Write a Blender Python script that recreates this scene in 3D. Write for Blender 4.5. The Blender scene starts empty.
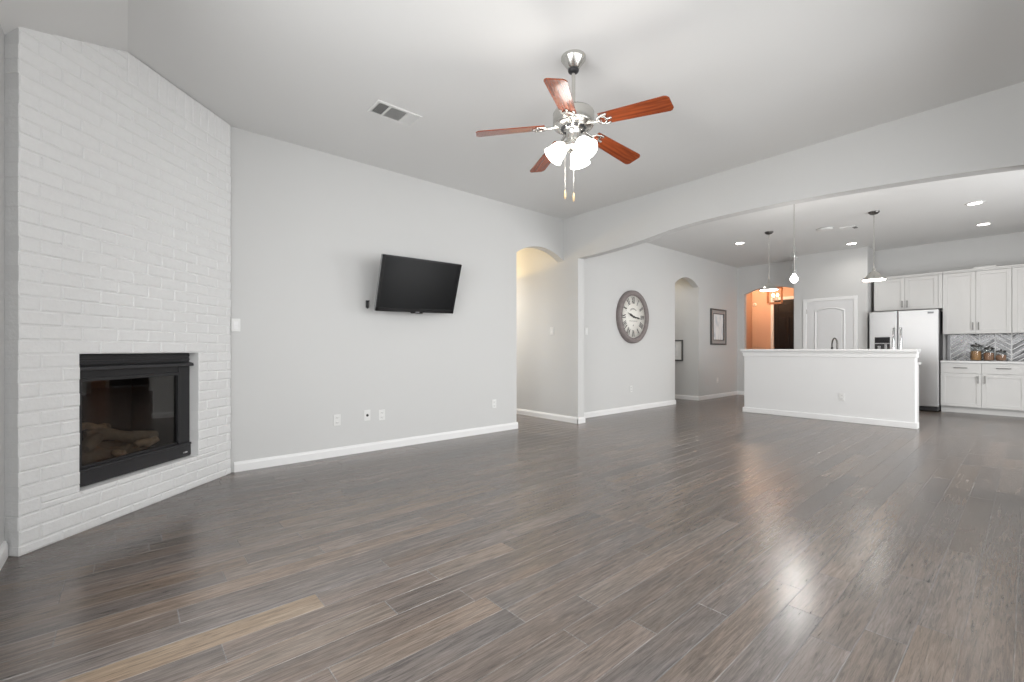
import bpy, bmesh, math, random
from mathutils import Vector, Matrix
random.seed(11)
PI = math.pi
S = bpy.context.scene
COL = S.collection

# ------------------------------------------------------------------ camera, world, lights, exposure
FPX, YAW, YH = 445.61, 0.7114, 349.56
cam = bpy.data.cameras.new('camera')
cam.sensor_fit = 'HORIZONTAL'; cam.sensor_width = 36.0
cam.lens = FPX / 1024 * 36.0
cam.shift_y = (YH - 341.0) / 1024
cam.clip_start = 0.05
cam_o = bpy.data.objects.new('camera', cam); COL.objects.link(cam_o)
cam_o.location = (0, 0, 1.10)
cam_o.rotation_euler = (PI / 2, 0, -YAW)
S.camera = cam_o
S.view_settings.view_transform = 'Standard'
S.view_settings.look = 'None'
S.view_settings.gamma = 1.0
S.view_settings.use_curve_mapping = False
S.view_settings.exposure = 0.04

w = bpy.data.worlds.new('daylight'); S.world = w; w.use_nodes = True
bg = w.node_tree.nodes['Background']
bg.inputs['Color'].default_value = (0.90, 0.95, 1.0, 1); bg.inputs['Strength'].default_value = 1.6


def area(name, loc, rot, sx, sy, watts, color=(1, 1, 1), spread=180):
    l = bpy.data.lights.new(name, 'AREA'); l.shape = 'RECTANGLE'; l.size = sx; l.size_y = sy
    l.energy = watts; l.color = color; l.spread = math.radians(spread)
    o = bpy.data.objects.new(name, l); COL.objects.link(o); o.location = loc; o.rotation_euler = rot
    return o


def lamp(name, loc, watts, color=(1, 1, 1), radius=0.05, kind='POINT', angle=None, rot=(0, 0, 0), blend=0.3):
    l = bpy.data.lights.new(name, kind); l.energy = watts; l.color = color; l.shadow_soft_size = radius
    if kind == 'SPOT': l.spot_size = math.radians(angle); l.spot_blend = blend
    o = bpy.data.objects.new(name, l); COL.objects.link(o); o.location = loc; o.rotation_euler = rot
    return o


DAY = (1.0, 0.995, 0.988)
# daylight through the windows of the wall behind the camera, the left wall and the dining room
for k, xx in enumerate((0.95, 2.25, 3.55)):
    area('daylight_south', (xx, -0.38, 1.45), (PI / 2 - 0.2, 0, 0), 1.0, 1.75, 20, DAY, 160)
for k, yy in enumerate((0.75, 2.0)):
    area('daylight_west', (-0.53, yy, 1.45), (0, -PI / 2 + 0.2, 0), 1.7, 0.95, 40, DAY, 160)
area('daylight_dining', (7.2, -2.24, 1.2), (PI / 2 - 0.2, 0, 0), 2.6, 2.1, 155, DAY, 170)

# ------------------------------------------------------------------ materials
MATS = {}


def mat(name, color, rough=0.5, metal=0.0, bump=None, emit=None, spec=0.5, coat=0.0, vary=None):
    """bump = (scale, strength, distance); vary = (scale, amount)"""
    if name in MATS: return MATS[name]
    m = bpy.data.materials.new(name); m.use_nodes = True
    nt = m.node_tree; b = nt.nodes['Principled BSDF']
    b.inputs['Base Color'].default_value = (*color, 1); b.inputs['Roughness'].default_value = rough
    b.inputs['Metallic'].default_value = metal; b.inputs['Specular IOR Level'].default_value = spec
    b.inputs['Coat Weight'].default_value = coat
    if emit:
        b.inputs['Emission Color'].default_value = (*emit[0], 1); b.inputs['Emission Strength'].default_value = emit[1]
    if bump or vary:
        tc = nt.nodes.new('ShaderNodeTexCoord')
    if bump:
        n = nt.nodes.new('ShaderNodeTexNoise'); n.inputs['Scale'].default_value = bump[0]; n.inputs['Detail'].default_value = 4
        bp = nt.nodes.new('ShaderNodeBump'); bp.inputs['Strength'].default_value = bump[1]; bp.inputs['Distance'].default_value = bump[2]
        nt.links.new(tc.outputs['Object'], n.inputs['Vector']); nt.links.new(n.outputs['Fac'], bp.inputs['Height'])
        nt.links.new(bp.outputs['Normal'], b.inputs['Normal'])
    if vary:
        n2 = nt.nodes.new('ShaderNodeTexNoise'); n2.inputs['Scale'].default_value = vary[0]; n2.inputs['Detail'].default_value = 5
        mr = nt.nodes.new('ShaderNodeMapRange'); mr.inputs['To Min'].default_value = 1 - vary[1]; mr.inputs['To Max'].default_value = 1 + vary[1]
        mx = nt.nodes.new('ShaderNodeVectorMath'); mx.operation = 'SCALE'; mx.inputs[0].default_value = color
        nt.links.new(tc.outputs['Object'], n2.inputs['Vector']); nt.links.new(n2.outputs['Fac'], mr.inputs['Value'])
        nt.links.new(mr.outputs['Result'], mx.inputs['Scale']); nt.links.new(mx.outputs['Vector'], b.inputs['Base Color'])
    MATS[name] = m
    return m


def glass_mat(name, tint, base=0.05, edge=0.6, power=4.0, rough=0.02):
    """clear pane: see-through tint, with mirror reflection growing towards grazing view"""
    if name in MATS: return MATS[name]
    m = bpy.data.materials.new(name); m.use_nodes = True; nt = m.node_tree
    nt.nodes.remove(nt.nodes['Principled BSDF']); out = nt.nodes['Material Output']
    t = nt.nodes.new('ShaderNodeBsdfTransparent'); t.inputs['Color'].default_value = (*tint, 1)
    g = nt.nodes.new('ShaderNodeBsdfGlossy'); g.inputs['Roughness'].default_value = rough
    lw = nt.nodes.new('ShaderNodeLayerWeight'); lw.inputs['Blend'].default_value = 0.5
    p = nt.nodes.new('ShaderNodeMath'); p.operation = 'POWER'; p.inputs[1].default_value = power
    a = nt.nodes.new('ShaderNodeMath'); a.operation = 'MULTIPLY_ADD'; a.inputs[1].default_value = edge; a.inputs[2].default_value = base
    mx = nt.nodes.new('ShaderNodeMixShader'); L = nt.links.new
    L(lw.outputs['Facing'], p.inputs[0]); L(p.outputs[0], a.inputs[0]); L(a.outputs[0], mx.inputs['Fac'])
    L(t.outputs[0], mx.inputs[1]); L(g.outputs[0], mx.inputs[2]); L(mx.outputs[0], out.inputs['Surface'])
    MATS[name] = m
    return m


WALL = mat('wall_paint', (0.60, 0.60, 0.595), 0.65, bump=(260, 0.12, 0.002))
CEIL = mat('ceiling_paint', (0.74, 0.74, 0.735), 0.8, bump=(180, 0.15, 0.003))
TRIM = mat('white_trim_paint', (0.80, 0.80, 0.80), 0.35)
TAN = mat('foyer_paint', (0.62, 0.42, 0.31), 0.65)
BRICK = mat('painted_brick', (0.80, 0.80, 0.80), 0.55, bump=(55, 0.5, 0.006), vary=(30, 0.04))
MORTAR = mat('painted_mortar', (0.77, 0.77, 0.77), 0.7, bump=(120, 0.5, 0.004))
BLACK = mat('black_metal', (0.018, 0.018, 0.02), 0.42, 0.0, spec=0.5)
BLACK2 = mat('satin_black_metal', (0.035, 0.035, 0.038), 0.35, 0.2)
FIREBOX = mat('firebox_lining', (0.032, 0.032, 0.034), 0.9, vary=(12, 0.4))
LOG = mat('fire_log', (0.19, 0.16, 0.12), 0.9, bump=(30, 0.8, 0.02), vary=(9, 0.7))
LOG2 = mat('charred_log_end', (0.36, 0.27, 0.18), 0.9, bump=(30, 0.8, 0.02), vary=(14, 0.5))
FGLASS = glass_mat('firebox_glass', (0.70, 0.69, 0.68), 0.075, 0.5, 4.0)
TVB = mat('tv_bezel', (0.008, 0.008, 0.009), 0.22)
TVS = mat('tv_screen', (0.005, 0.006, 0.007), 0.22, spec=0.38)
TVE = mat('tv_silver_edge', (0.35, 0.35, 0.36), 0.35, 0.6)
NICKEL = mat('brushed_nickel', (0.62, 0.61, 0.58), 0.24, 1.0)
CHROME = mat('chrome', (0.75, 0.75, 0.76), 0.1, 1.0)
FAUCET = mat('dark_faucet_metal', (0.13, 0.125, 0.12), 0.3, 0.9)
DKNICKEL = mat('dark_nickel', (0.15, 0.145, 0.14), 0.3, 1.0)
STEEL = mat('stainless_steel', (0.51, 0.51, 0.515), 0.36, 0.92)
COPPER = mat('copper_metal', (0.55, 0.22, 0.10), 0.3, 1.0)
PLASTIC = mat('white_plastic', (0.74, 0.74, 0.73), 0.35)
DARKHOLE = mat('dark_hole', (0.02, 0.02, 0.02), 0.8)
CAB = mat('cabinet_paint', (0.66, 0.655, 0.645), 0.4)
STONE = mat('pale_stone', (0.74, 0.74, 0.74), 0.22, vary=(6, 0.03))
GROUT = mat('tile_grout', (0.86, 0.86, 0.86), 0.8)
DOORW = mat('white_door_paint', (0.70, 0.70, 0.705), 0.4)
DOORD = mat('espresso_door', (0.009, 0.006, 0.005), 0.42, spec=0.3)
SHADE = mat('lit_frosted_glass', (0.95, 0.95, 0.93), 0.3, emit=((1.0, 0.97, 0.92), 5.0))
BULB = mat('lit_bulb', (1, 1, 1), 0.3, emit=((1.0, 0.97, 0.93), 26.0))
CANLIT = mat('lit_downlight', (1, 1, 1), 0.3, emit=((1.0, 0.96, 0.9), 12.0))
WARMLIT = mat('lit_warm_bulb', (1, 0.9, 0.7), 0.3, emit=((1.0, 0.75, 0.45), 8.0))
AMBER = mat('amber_wood', (0.52, 0.38, 0.22), 0.35)
CLEAR = glass_mat('clear_glass', (0.95, 0.96, 0.96), 0.05, 0.55, 3.0)
CLOCKF = mat('weathered_clock_frame', (0.22, 0.19, 0.185), 0.55, bump=(40, 0.5, 0.01), vary=(18, 0.25))
DIAL = mat('clock_dial', (0.80, 0.78, 0.73), 0.6, vary=(7, 0.05))
INK = mat('dial_ink', (0.05, 0.045, 0.045), 0.6)
INK2 = mat('faded_dial_ink', (0.22, 0.2, 0.19), 0.6)
SILVERF = mat('silver_frame', (0.40, 0.40, 0.40), 0.4, 0.2)
DKFRAME = mat('dark_frame_edge', (0.09, 0.088, 0.085), 0.45)
MATBOARD = mat('white_matboard', (0.80, 0.80, 0.79), 0.7)
CONTENT = mat('amber_dry_food', (0.50, 0.27, 0.11), 0.7, bump=(90, 1, 0.01), vary=(60, 0.45))
COUNT2 = mat('brown_dry_food', (0.36, 0.19, 0.11), 0.7, bump=(90, 1, 0.01), vary=(60, 0.5))


def fan_wood():
    m = bpy.data.materials.new('cherry_wood'); m.use_nodes = True; nt = m.node_tree; b = nt.nodes['Principled BSDF']
    tc = nt.nodes.new('ShaderNodeTexCoord'); mp = nt.nodes.new('ShaderNodeMapping'); mp.inputs['Scale'].default_value = (3, 45, 10)
    n = nt.nodes.new('ShaderNodeTexNoise'); n.inputs['Scale'].default_value = 1.6; n.inputs['Detail'].default_value = 6; n.inputs['Distortion'].default_value = 0.6
    r = nt.nodes.new('ShaderNodeValToRGB')
    r.color_ramp.elements[0].position = 0.3; r.color_ramp.elements[0].color = (0.13, 0.022, 0.006, 1)
    r.color_ramp.elements[1].position = 0.75; r.color_ramp.elements[1].color = (0.33, 0.07, 0.018, 1)
    nt.links.new(tc.outputs['Object'], mp.inputs['Vector']); nt.links.new(mp.outputs[0], n.inputs['Vector'])
    nt.links.new(n.outputs['Fac'], r.inputs['Fac']); nt.links.new(r.outputs[0], b.inputs['Base Color'])
    b.inputs['Roughness'].default_value = 0.22; b.inputs['Coat Weight'].default_value = 0.3
    return m


WOOD = fan_wood()


def floor_mat():
    m = bpy.data.materials.new('hickory_plank_floor'); m.use_nodes = True; nt = m.node_tree; b = nt.nodes['Principled BSDF']
    N = nt.nodes.new; L = nt.links.new
    at = N('ShaderNodeAttribute'); at.attribute_name = 'tone'
    sd = N('ShaderNodeAttribute'); sd.attribute_name = 'seed'
    tc = N('ShaderNodeTexCoord')
    off = N('ShaderNodeVectorMath'); off.operation = 'MULTIPLY_ADD'; off.inputs[1].default_value = (37.0, 53.0, 19.0)
    L(sd.outputs['Color'], off.inputs[0]); L(tc.outputs['Object'], off.inputs[2])

    def noise(scale, detail, mapping, rough=0.6, dist=0.0):
        mp = N('ShaderNodeMapping'); mp.inputs['Scale'].default_value = mapping; L(off.outputs[0], mp.inputs['Vector'])
        n = N('ShaderNodeTexNoise'); n.inputs['Scale'].default_value = scale; n.inputs['Detail'].default_value = detail
        n.inputs['Roughness'].default_value = rough; n.inputs['Distortion'].default_value = dist
        L(mp.outputs[0], n.inputs['Vector']); return n
    grain = noise(2.4, 8, (2.4, 36, 1), 0.72, 0.8)      # long fibres
    cloud = noise(1.0, 4, (1.3, 8, 1), 0.6, 0.25)         # smoky stain within a board
    fleck = noise(6, 3, (1.3, 44, 1), 0.6)

    def rng(n, a, c, f0=0.25, f1=0.75):
        r = N('ShaderNodeMapRange'); r.inputs['From Min'].default_value = f0; r.inputs['From Max'].default_value = f1
        r.inputs['To Min'].default_value = a; r.inputs['To Max'].default_value = c; L(n.outputs['Fac'], r.inputs['Value']); return r
    g1 = rng(grain, 0.46, 1.54, 0.3, 0.7); g2 = rng(cloud, 0.80, 1.20); g3 = rng(fleck, 0.55, 1.04, 0.27, 0.43)
    m1 = N('ShaderNodeMath'); m1.operation = 'MULTIPLY'; L(g1.outputs[0], m1.inputs[0]); L(g2.outputs[0], m1.inputs[1])
    m2 = N('ShaderNodeMath'); m2.operation = 'MULTIPLY'; L(m1.outputs[0], m2.inputs[0]); L(g3.outputs[0], m2.inputs[1])
    sc = N('ShaderNodeVectorMath'); sc.operation = 'SCALE'; L(at.outputs['Color'], sc.inputs[0]); L(m2.outputs[0], sc.inputs['Scale'])
    hue = noise(0.9, 3, (1.1, 5, 1), 0.6, 0.3)               # drift between brown and grey stain
    h1 = rng(hue, 0.0, 1.0, 0.38, 0.62); hm = N('ShaderNodeMix'); hm.data_type = 'RGBA'; hm.blend_type = 'MULTIPLY'; hm.inputs['Factor'].default_value = 1.0
    hc = N('ShaderNodeMix'); hc.data_type = 'RGBA'; L(h1.outputs[0], hc.inputs['Factor'])
    hc.inputs['A'].default_value = (0.985, 1.0, 1.015, 1); hc.inputs['B'].default_value = (1.05, 0.99, 0.94, 1)
    L(sc.outputs[0], hm.inputs['A']); L(hc.outputs['Result'], hm.inputs['B']); L(hm.outputs['Result'], b.inputs['Base Color'])
    scrape = noise(1.0, 2, (2.6, 9, 1), 0.45, 0.2)
    ad = N('ShaderNodeMath'); ad.operation = 'MULTIPLY_ADD'; ad.inputs[1].default_value = 0.05
    L(grain.outputs['Fac'], ad.inputs[0]); L(scrape.outputs['Fac'], ad.inputs[2])
    bp = N('ShaderNodeBump'); bp.inputs['Strength'].default_value = 0.22; bp.inputs['Distance'].default_value = 0.006
    L(ad.outputs[0], bp.inputs['Height']); L(bp.outputs['Normal'], b.inputs['Normal'])
    rr = rng(cloud, 0.235, 0.265); L(rr.outputs[0], b.inputs['Roughness'])
    b.inputs['Specular IOR Level'].default_value = 1.0
    return m


FLOOR = floor_mat()


def tile_mat():
    m = bpy.data.materials.new('silver_glazed_tile'); m.use_nodes = True; nt = m.node_tree; b = nt.nodes['Principled BSDF']
    at = nt.nodes.new('ShaderNodeAttribute'); at.attribute_name = 'tone'
    nt.links.new(at.outputs['Color'], b.inputs['Base Color'])
    b.inputs['Roughness'].default_value = 0.18; b.inputs['Metallic'].default_value = 0.15
    return m


TILE = tile_mat()


def art_mat():
    m = bpy.data.materials.new('pale_abstract_print'); m.use_nodes = True; nt = m.node_tree; b = nt.nodes['Principled BSDF']
    tc = nt.nodes.new('ShaderNodeTexCoord'); mp = nt.nodes.new('ShaderNodeMapping'); mp.inputs['Scale'].default_value = (9, 1, 3)
    n = nt.nodes.new('ShaderNodeTexNoise'); n.inputs['Scale'].default_value = 1.2; n.inputs['Detail'].default_value = 5
    r = nt.nodes.new('ShaderNodeValToRGB'); e = r.color_ramp.elements
    e[0].position = 0.36; e[0].color = (0.55, 0.61, 0.66, 1); e[1].position = 0.52; e[1].color = (0.85, 0.855, 0.855, 1)
    nt.links.new(tc.outputs['Object'], mp.inputs['Vector']); nt.links.new(mp.outputs[0], n.inputs['Vector'])
    nt.links.new(n.outputs['Fac'], r.inputs['Fac']); nt.links.new(r.outputs[0], b.inputs['Base Color'])
    b.inputs['Roughness'].default_value = 0.5
    return m


ART = art_mat()


# ------------------------------------------------------------------ mesh helpers
class MB:
    """collects shapes, then links them as ONE mesh object"""

    def __init__(self):
        self.v = []; self.f = []; self.sm = []

    def add(self, verts, faces, smooth=False, M=None):
        o = len(self.v)
        self.v += [tuple(M @ Vector(p)) if M else tuple(p) for p in verts]
        self.f += [tuple(i + o for i in fc) for fc in faces]; self.sm += [smooth] * len(faces)
        return self

    def from_bm(self, bm, smooth=False, M=None):
        bm.verts.index_update()
        self.add([v.co.copy() for v in bm.verts], [[v.index for v in f.verts] for f in bm.faces], smooth, M); bm.free(); return self

    def box(self, x0, x1, y0, y1, z0, z1, bev=0.0, seg=2, M=None):
        bm = bmesh.new(); bmesh.ops.create_cube(bm, size=1)
        for v in bm.verts:
            v.co = Vector(((x0 + x1) / 2 + v.co.x * (x1 - x0), (y0 + y1) / 2 + v.co.y * (y1 - y0), (z0 + z1) / 2 + v.co.z * (z1 - z0)))
        if bev: bmesh.ops.bevel(bm, geom=bm.edges[:], offset=bev, segments=seg, profile=0.5, affect='EDGES')
        return self.from_bm(bm, False, M)

    def prism(self, poly, axis, a, b, M=None, smooth=False):
        """poly of 2D points; axis 'x' (poly y,z), 'y' (poly x,z), 'z' (poly x,y)"""
        def P(p, d): return {'x': (d, p[0], p[1]), 'y': (p[0], d, p[1]), 'z': (p[0], p[1], d)}[axis]
        n = len(poly); bm = bmesh.new()
        A = [bm.verts.new(P(p, a)) for p in poly]; B = [bm.verts.new(P(p, b)) for p in poly]
        f1 = bm.faces.new(A); f2 = bm.faces.new(B)
        for i in range(n): bm.faces.new((A[i], A[(i + 1) % n], B[(i + 1) % n], B[i]))
        bm.normal_update(); bmesh.ops.triangulate(bm, faces=[f1, f2])
        bmesh.ops.recalc_face_normals(bm, faces=bm.faces[:])
        return self.from_bm(bm, smooth, M)

    def lathe(self, prof, seg=32, M=None, smooth=True, cap0=True, cap1=True):
        vs = []; fs = []; n = len(prof)
        for r, z in prof:
            for k in range(seg): vs.append((r * math.cos(2 * PI * k / seg), r * math.sin(2 * PI * k / seg), z))
        for i in range(n - 1):
            for k in range(seg):
                k2 = (k + 1) % seg; fs.append((i * seg + k, i * seg + k2, (i + 1) * seg + k2, (i + 1) * seg + k))
        self.add(vs, fs, smooth, M)
        if cap0: self.add([vs[k] for k in range(seg)], [tuple(range(seg))[::-1]], False, M)
        if cap1: self.add([vs[(n - 1) * seg + k] for k in range(seg)], [tuple(range(seg))], False, M)
        return self

    def tube(self, pts, r, seg=10, M=None, cap=True):
        pts = [Vector(p) for p in pts]; vs = []; fs = []
        rr = r if isinstance(r, (list, tuple)) else [r] * len(pts)
        up = None
        for i, p in enumerate(pts):
            d = ((pts[min(i + 1, len(pts) - 1)] - pts[max(i - 1, 0)])).normalized()
            if up is None: up = Vector((0, 0, 1)) if abs(d.z) < 0.9 else Vector((1, 0, 0))
            a = (up - d * up.dot(d)).normalized(); bb = d.cross(a); up = a
            for k in range(seg):
                t = 2 * PI * k / seg; vs.append(p + (a * math.cos(t) + bb * math.sin(t)) * rr[i])
        for i in range(len(pts) - 1):
            for k in range(seg):
                k2 = (k + 1) % seg; fs.append((i * seg + k, i * seg + k2, (i + 1) * seg + k2, (i + 1) * seg + k))
        self.add(vs, fs, True, M)
        if cap:
            self.add(vs[:seg], [tuple(range(seg))[::-1]], False, M); self.add(vs[-seg:], [tuple(range(seg))], False, M)
        return self

    def sphere(self, c, r, seg=20, M=None, sx=1, sy=1, sz=1):
        bm = bmesh.new(); bmesh.ops.create_uvsphere(bm, u_segments=seg, v_segments=seg // 2, radius=r)
        for v in bm.verts: v.co = Vector((v.co.x * sx + c[0], v.co.y * sy + c[1], v.co.z * sz + c[2]))
        return self.from_bm(bm, True, M)

    def build(self, name, m, parent=None, kind=None):
        me = bpy.data.meshes.new(name); me.from_pydata(self.v, [], self.f); me.update()
        me.polygons.foreach_set('use_smooth', self.sm)
        me.materials.append(m)
        o = bpy.data.objects.new(name, me); COL.objects.link(o)
        if parent is not None: o.parent = parent
        if kind: o['kind'] = kind
        return o


def tag(o, label, cat, group=None, kind=None):
    o['label'] = label; o['category'] = cat
    if group: o['group'] = group
    if kind: o['kind'] = kind
    return o


def thing(name, label, cat, loc=(0, 0, 0), rz=0.0, group=None):
    o = bpy.data.objects.new(name, None); COL.objects.link(o); o.empty_display_size = 0.1
    o.location = loc; o.rotation_euler = (0, 0, rz)
    return tag(o, label, cat, group)


def copy_tree(root, loc, label, rz=None):
    def cp(o, par):
        c = o.copy(); COL.objects.link(c); c.parent = par
        for ch in kids.get(o.name, ()): cp(ch, c)
        return c
    kids = {}
    for o in list(COL.objects):
        if o.parent: kids.setdefault(o.parent.name, []).append(o)
    r = cp(root, None); r.location = loc
    if rz is not None: r.rotation_euler = (0, 0, rz)
    r['label'] = label
    return r


def struct(name, mb, m): return mb.build(name, m, None, 'structure')


def arch(a, b, z0, rise, n=20):
    """points of a segmental arch from (a,z0) to (b,z0)"""
    c = (b - a) / 2; R = (c * c + rise * rise) / (2 * rise); zc = z0 + rise - R; pts = []
    for i in range(n + 1):
        x = a + (b - a) * i / n; pts.append((x, zc + math.sqrt(max(R * R - (x - a - c) ** 2, 0))))
    return pts


H = 3.0976
YN, XH, XE, XK = 4.66, 5.06, 11.30, 11.45     # north wall, header plane, foyer wall, kitchen wall
XW, YS, YD = -0.497, -0.35, -2.2               # west wall, south wall, dining-room south wall

# ------------------------------------------------------------------ room shell
pl = []
fm = MB(); tones = []; seeds = []
rowh = 0.129
palette = [(0.120, 0.098, 0.084), (0.112, 0.093, 0.082), (0.125, 0.103, 0.089), (0.105, 0.089, 0.081), (0.116, 0.097, 0.087), (0.130, 0.104, 0.086),
           (0.102, 0.089, 0.083), (0.120, 0.099, 0.087), (0.110, 0.093, 0.084)]


def plank(x0, x1, y0, y1, tone):
    e = 0.0027; dz = 0.0014
    o = len(fm.v)
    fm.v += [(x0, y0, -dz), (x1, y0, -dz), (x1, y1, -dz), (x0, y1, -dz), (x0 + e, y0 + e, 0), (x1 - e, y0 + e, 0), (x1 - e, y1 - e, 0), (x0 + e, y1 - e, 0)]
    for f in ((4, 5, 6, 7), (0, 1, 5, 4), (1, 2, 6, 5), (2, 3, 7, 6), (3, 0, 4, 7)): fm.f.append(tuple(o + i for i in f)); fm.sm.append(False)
    wn = tuple(0.5 * c + 0.075 for c in tone); edge_sheen = tuple(0.55 * c + 0.078 for c in tone); tones.extend([tone, edge_sheen, wn, edge_sheen, wn]); seeds.extend([(random.random(), random.random(), random.random())] * 5)  # long-edge bevels lightened in colour, standing in for the light they reflect


k0 = int(math.floor((YD - 0.2) / rowh)) - 1
for k in range(k0, int(8.2 / rowh)):
    y0 = 0.035 + k * rowh; x = -0.75 - random.random() * 0.9
    first = True
    while x < 13.7:
        ln = random.choice((0.45, 0.7, 0.95, 1.2, 1.45, 1.75)) * random.uniform(0.9, 1.1)
        t = random.choice(palette); q = random.uniform(0.86, 1.14); t = tuple(c * q for c in t)
        if k == 15 and first: ln = 0.64 - x; t = (0.185, 0.143, 0.104)
        if k == 16 and first: ln = 1.0 - x
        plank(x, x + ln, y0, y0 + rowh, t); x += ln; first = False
fl = struct('floor', fm, FLOOR)
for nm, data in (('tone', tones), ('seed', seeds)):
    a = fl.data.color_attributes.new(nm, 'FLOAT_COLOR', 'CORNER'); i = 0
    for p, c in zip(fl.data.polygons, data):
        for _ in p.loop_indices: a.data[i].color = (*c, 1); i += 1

# ceiling: flat, with a slope running down to the left wall
struct('ceiling', MB().prism([(-0.62, 2.695), (0.0, H), (13.7, H), (13.7, H + 0.15), (-0.62, H + 0.15)], 'y', YD - 0.15, 8.2), CEIL)


def wall_with_openings(ax0, ax1, top, openings, floor_z=0.0):
    """outline polygon of a wall (horizontal coord, z) with arched openings reaching the floor"""
    P = [(ax0, floor_z)]
    for a, b, zs, rise in openings: P += [(a, floor_z)] + arch(a, b, zs, rise) + [(b, floor_z)]
    return P + [(ax1, floor_z), (ax1, top), (ax0, top)]


struct('wall_north', MB().prism(wall_with_openings(-0.62, XE + 0.13, H + 0.05, [(4.10, XH, 2.455, 0.145), (8.355, 9.34, 2.445, 0.16)]), 'y', YN, YN + 0.13), WALL)


def wall_windows(mb, axis, d0, d1, a0, a1, top, wins):
    """wall with rectangular window holes: columns and bands"""
    x = a0
    for (wa, wb, z0, z1) in wins:
        mb.prism([(x, 0), (wa, 0), (wa, top), (x, top)], axis, d0, d1)
        if z0 > 0.01: mb.prism([(wa, 0), (wb, 0), (wb, z0), (wa, z0)], axis, d0, d1)
        mb.prism([(wa, z1), (wb, z1), (wb, top), (wa, top)], axis, d0, d1); x = wb
    mb.prism([(x, 0), (a1, 0), (a1, top), (x, top)], axis, d0, d1)
    return mb


SW = [(0.43, 1.47, 0.55, 2.35), (1.73, 2.77, 0.55, 2.35), (3.03, 4.07, 0.55, 2.35)]
WW = [(0.25, 1.25, 0.55, 2.35), (1.5, 2.5, 0.55, 2.35)]
struct('wall_south', wall_windows(MB(), 'y', YS - 0.14, YS, -0.62, XH, H + 0.05, SW), WALL)
struct('wall_west', wall_windows(MB(), 'x', XW - 0.13, XW, YS - 0.14, YN + 0.13, 2.80, WW), WALL)
struct('wall_dining_south', wall_windows(MB(), 'y', YD - 0.14, YD, XH, 11.6, H + 0.05, [(5.85, 8.55, 0.05, 2.35)]), WALL)
struct('wall_dining_west', MB().prism([(YD - 0.14, 0), (YS - 0.14, 0), (YS - 0.14, H + .05), (YD - 0.14, H + .05)], 'x', XH, XH + 0.14), WALL)
# header with a shallow arched underside on two short piers
hp = [(YN + 0.0, 0), (4.37, 0), (4.37, 2.458)]
hp += [(y, z) for y, z in ((4.1, 2.462), (3.9, 2.472), (3.7, 2.484), (3.5, 2.500), (3.3, 2.520), (3.1, 2.545), (2.9, 2.572), (2.7, 2.592), (2.5, 2.602), (2.2, 2.606),
                           (1.9, 2.604), (1.6, 2.597), (1.3, 2.584), (1.0, 2.567), (0.75, 2.550), (0.5, 2.530), (0.25, 2.506), (0.02, 2.478))]
hp += [(-0.05, 2.470), (-0.05, 0), (YS - 0.1, 0), (YS - 0.1, H + .05), (YN, H + .05)]
struct('wall_header', MB().prism(hp, 'x', XH, XH + 0.135), WALL)
# the wall with the opening to the entry hall, and the pantry block
struct('wall_foyer', MB().prism(wall_with_openings(3.2, YN + 0.01, H + 0.05, [(3.36, 4.50, 2.435, 0.13)]), 'x', XE, XE + 0.13), WALL)
struct('wall_pantry', MB().box(10.85, XE + 0.05, 2.04, 3.305, 0, H + 0.05, 0.012), WALL)
struct('wall_kitchen', MB().box(XK + 0.022, XK + 0.15, YD, 2.3, 0, H + 0.05), WALL)
# hallways behind the two arches
struct('wall_hall_east', MB().box(XH, XH + 0.13, YN + 0.13, 8.0, 0, H + 0.05), WALL)
struct('wall_hall_west', MB().box(3.95, 4.08, YN + 0.13, 8.0, 0, H + 0.05), WALL)
struct('wall_hall_north', MB().box(3.95, 5.2, 7.9, 8.03, 0, H + 0.05), WALL)
struct('wall_passage_east', MB().box(9.34, 9.47, YN + 0.13, 8.0, 0, H + 0.05), WALL)
struct('wall_passage_west', MB().box(8.2, 8.33, YN + 0.13, 8.0, 0, H + 0.05), WALL)
struct('wall_passage_north', MB().box(8.2, 9.5, 7.9, 8.03, 0, H + 0.05), WALL)
# entry hall
struct('wall_foyer_east', wall_windows(MB(), 'x', 13.4, 13.53, 2.9, 5.3, H + 0.05, [(3.65, 4.56, 0.0, 2.44)]), TAN)
struct('wall_foyer_north', MB().box(XE + 0.13, 13.45, 5.12, 5.25, 0, H + 0.05), TAN)
struct('wall_foyer_south', MB().box(XE + 0.13, 13.45, 2.95, 3.08, 0, H + 0.05), TAN)


def baseboard(name, a, b, n, ends=True):
    """white baseboard from a to b (floor points), n = outward normal"""
    a = Vector((*a, 0)); b = Vector((*b, 0)); n = Vector((*n, 0)).normalized(); d = (b - a)
    L = d.length; d.normalize()
    M = Matrix(((d.x, n.x, 0, a.x), (d.y, n.y, 0, a.y), (0, 0, 1, 0), (0, 0, 0, 1)))
    prof = [(-0.002, 0), (0.016, 0), (0.016, 0.066), (0.011, 0.078), (0.009, 0.088), (-0.002, 0.09)]
    return struct(name, MB().prism(prof, 'x', 0, L, M), TRIM)


baseboard('baseboard_north', (0.72, YN), (4.116, YN), (0, -1))
baseboard('baseboard_north_middle', (XH + 0.135, YN), (8.37, YN), (0, -1))
baseboard('baseboard_north_end', (9.33, YN), (XE, YN), (0, -1))
baseboard('baseboard_hall_east', (XH, 8.0), (XH, 4.3548), (-1, 0))
baseboard('baseboard_pier', (XH - 0.016, 4.37), (XH + 0.151, 4.37), (0, -1))
baseboard('baseboard_passage_east', (9.34, 8.0), (9.34, 4.645), (-1, 0))
baseboard('baseboard_foyer', (XE, YN), (XE, 4.49), (-1, 0))
baseboard('baseboard_west', (XW, YS), (XW, 3.535), (1, 0))
baseboard('baseboard_pantry', (10.85, 3.30), (10.85, 3.13), (-1, 0))


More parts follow.
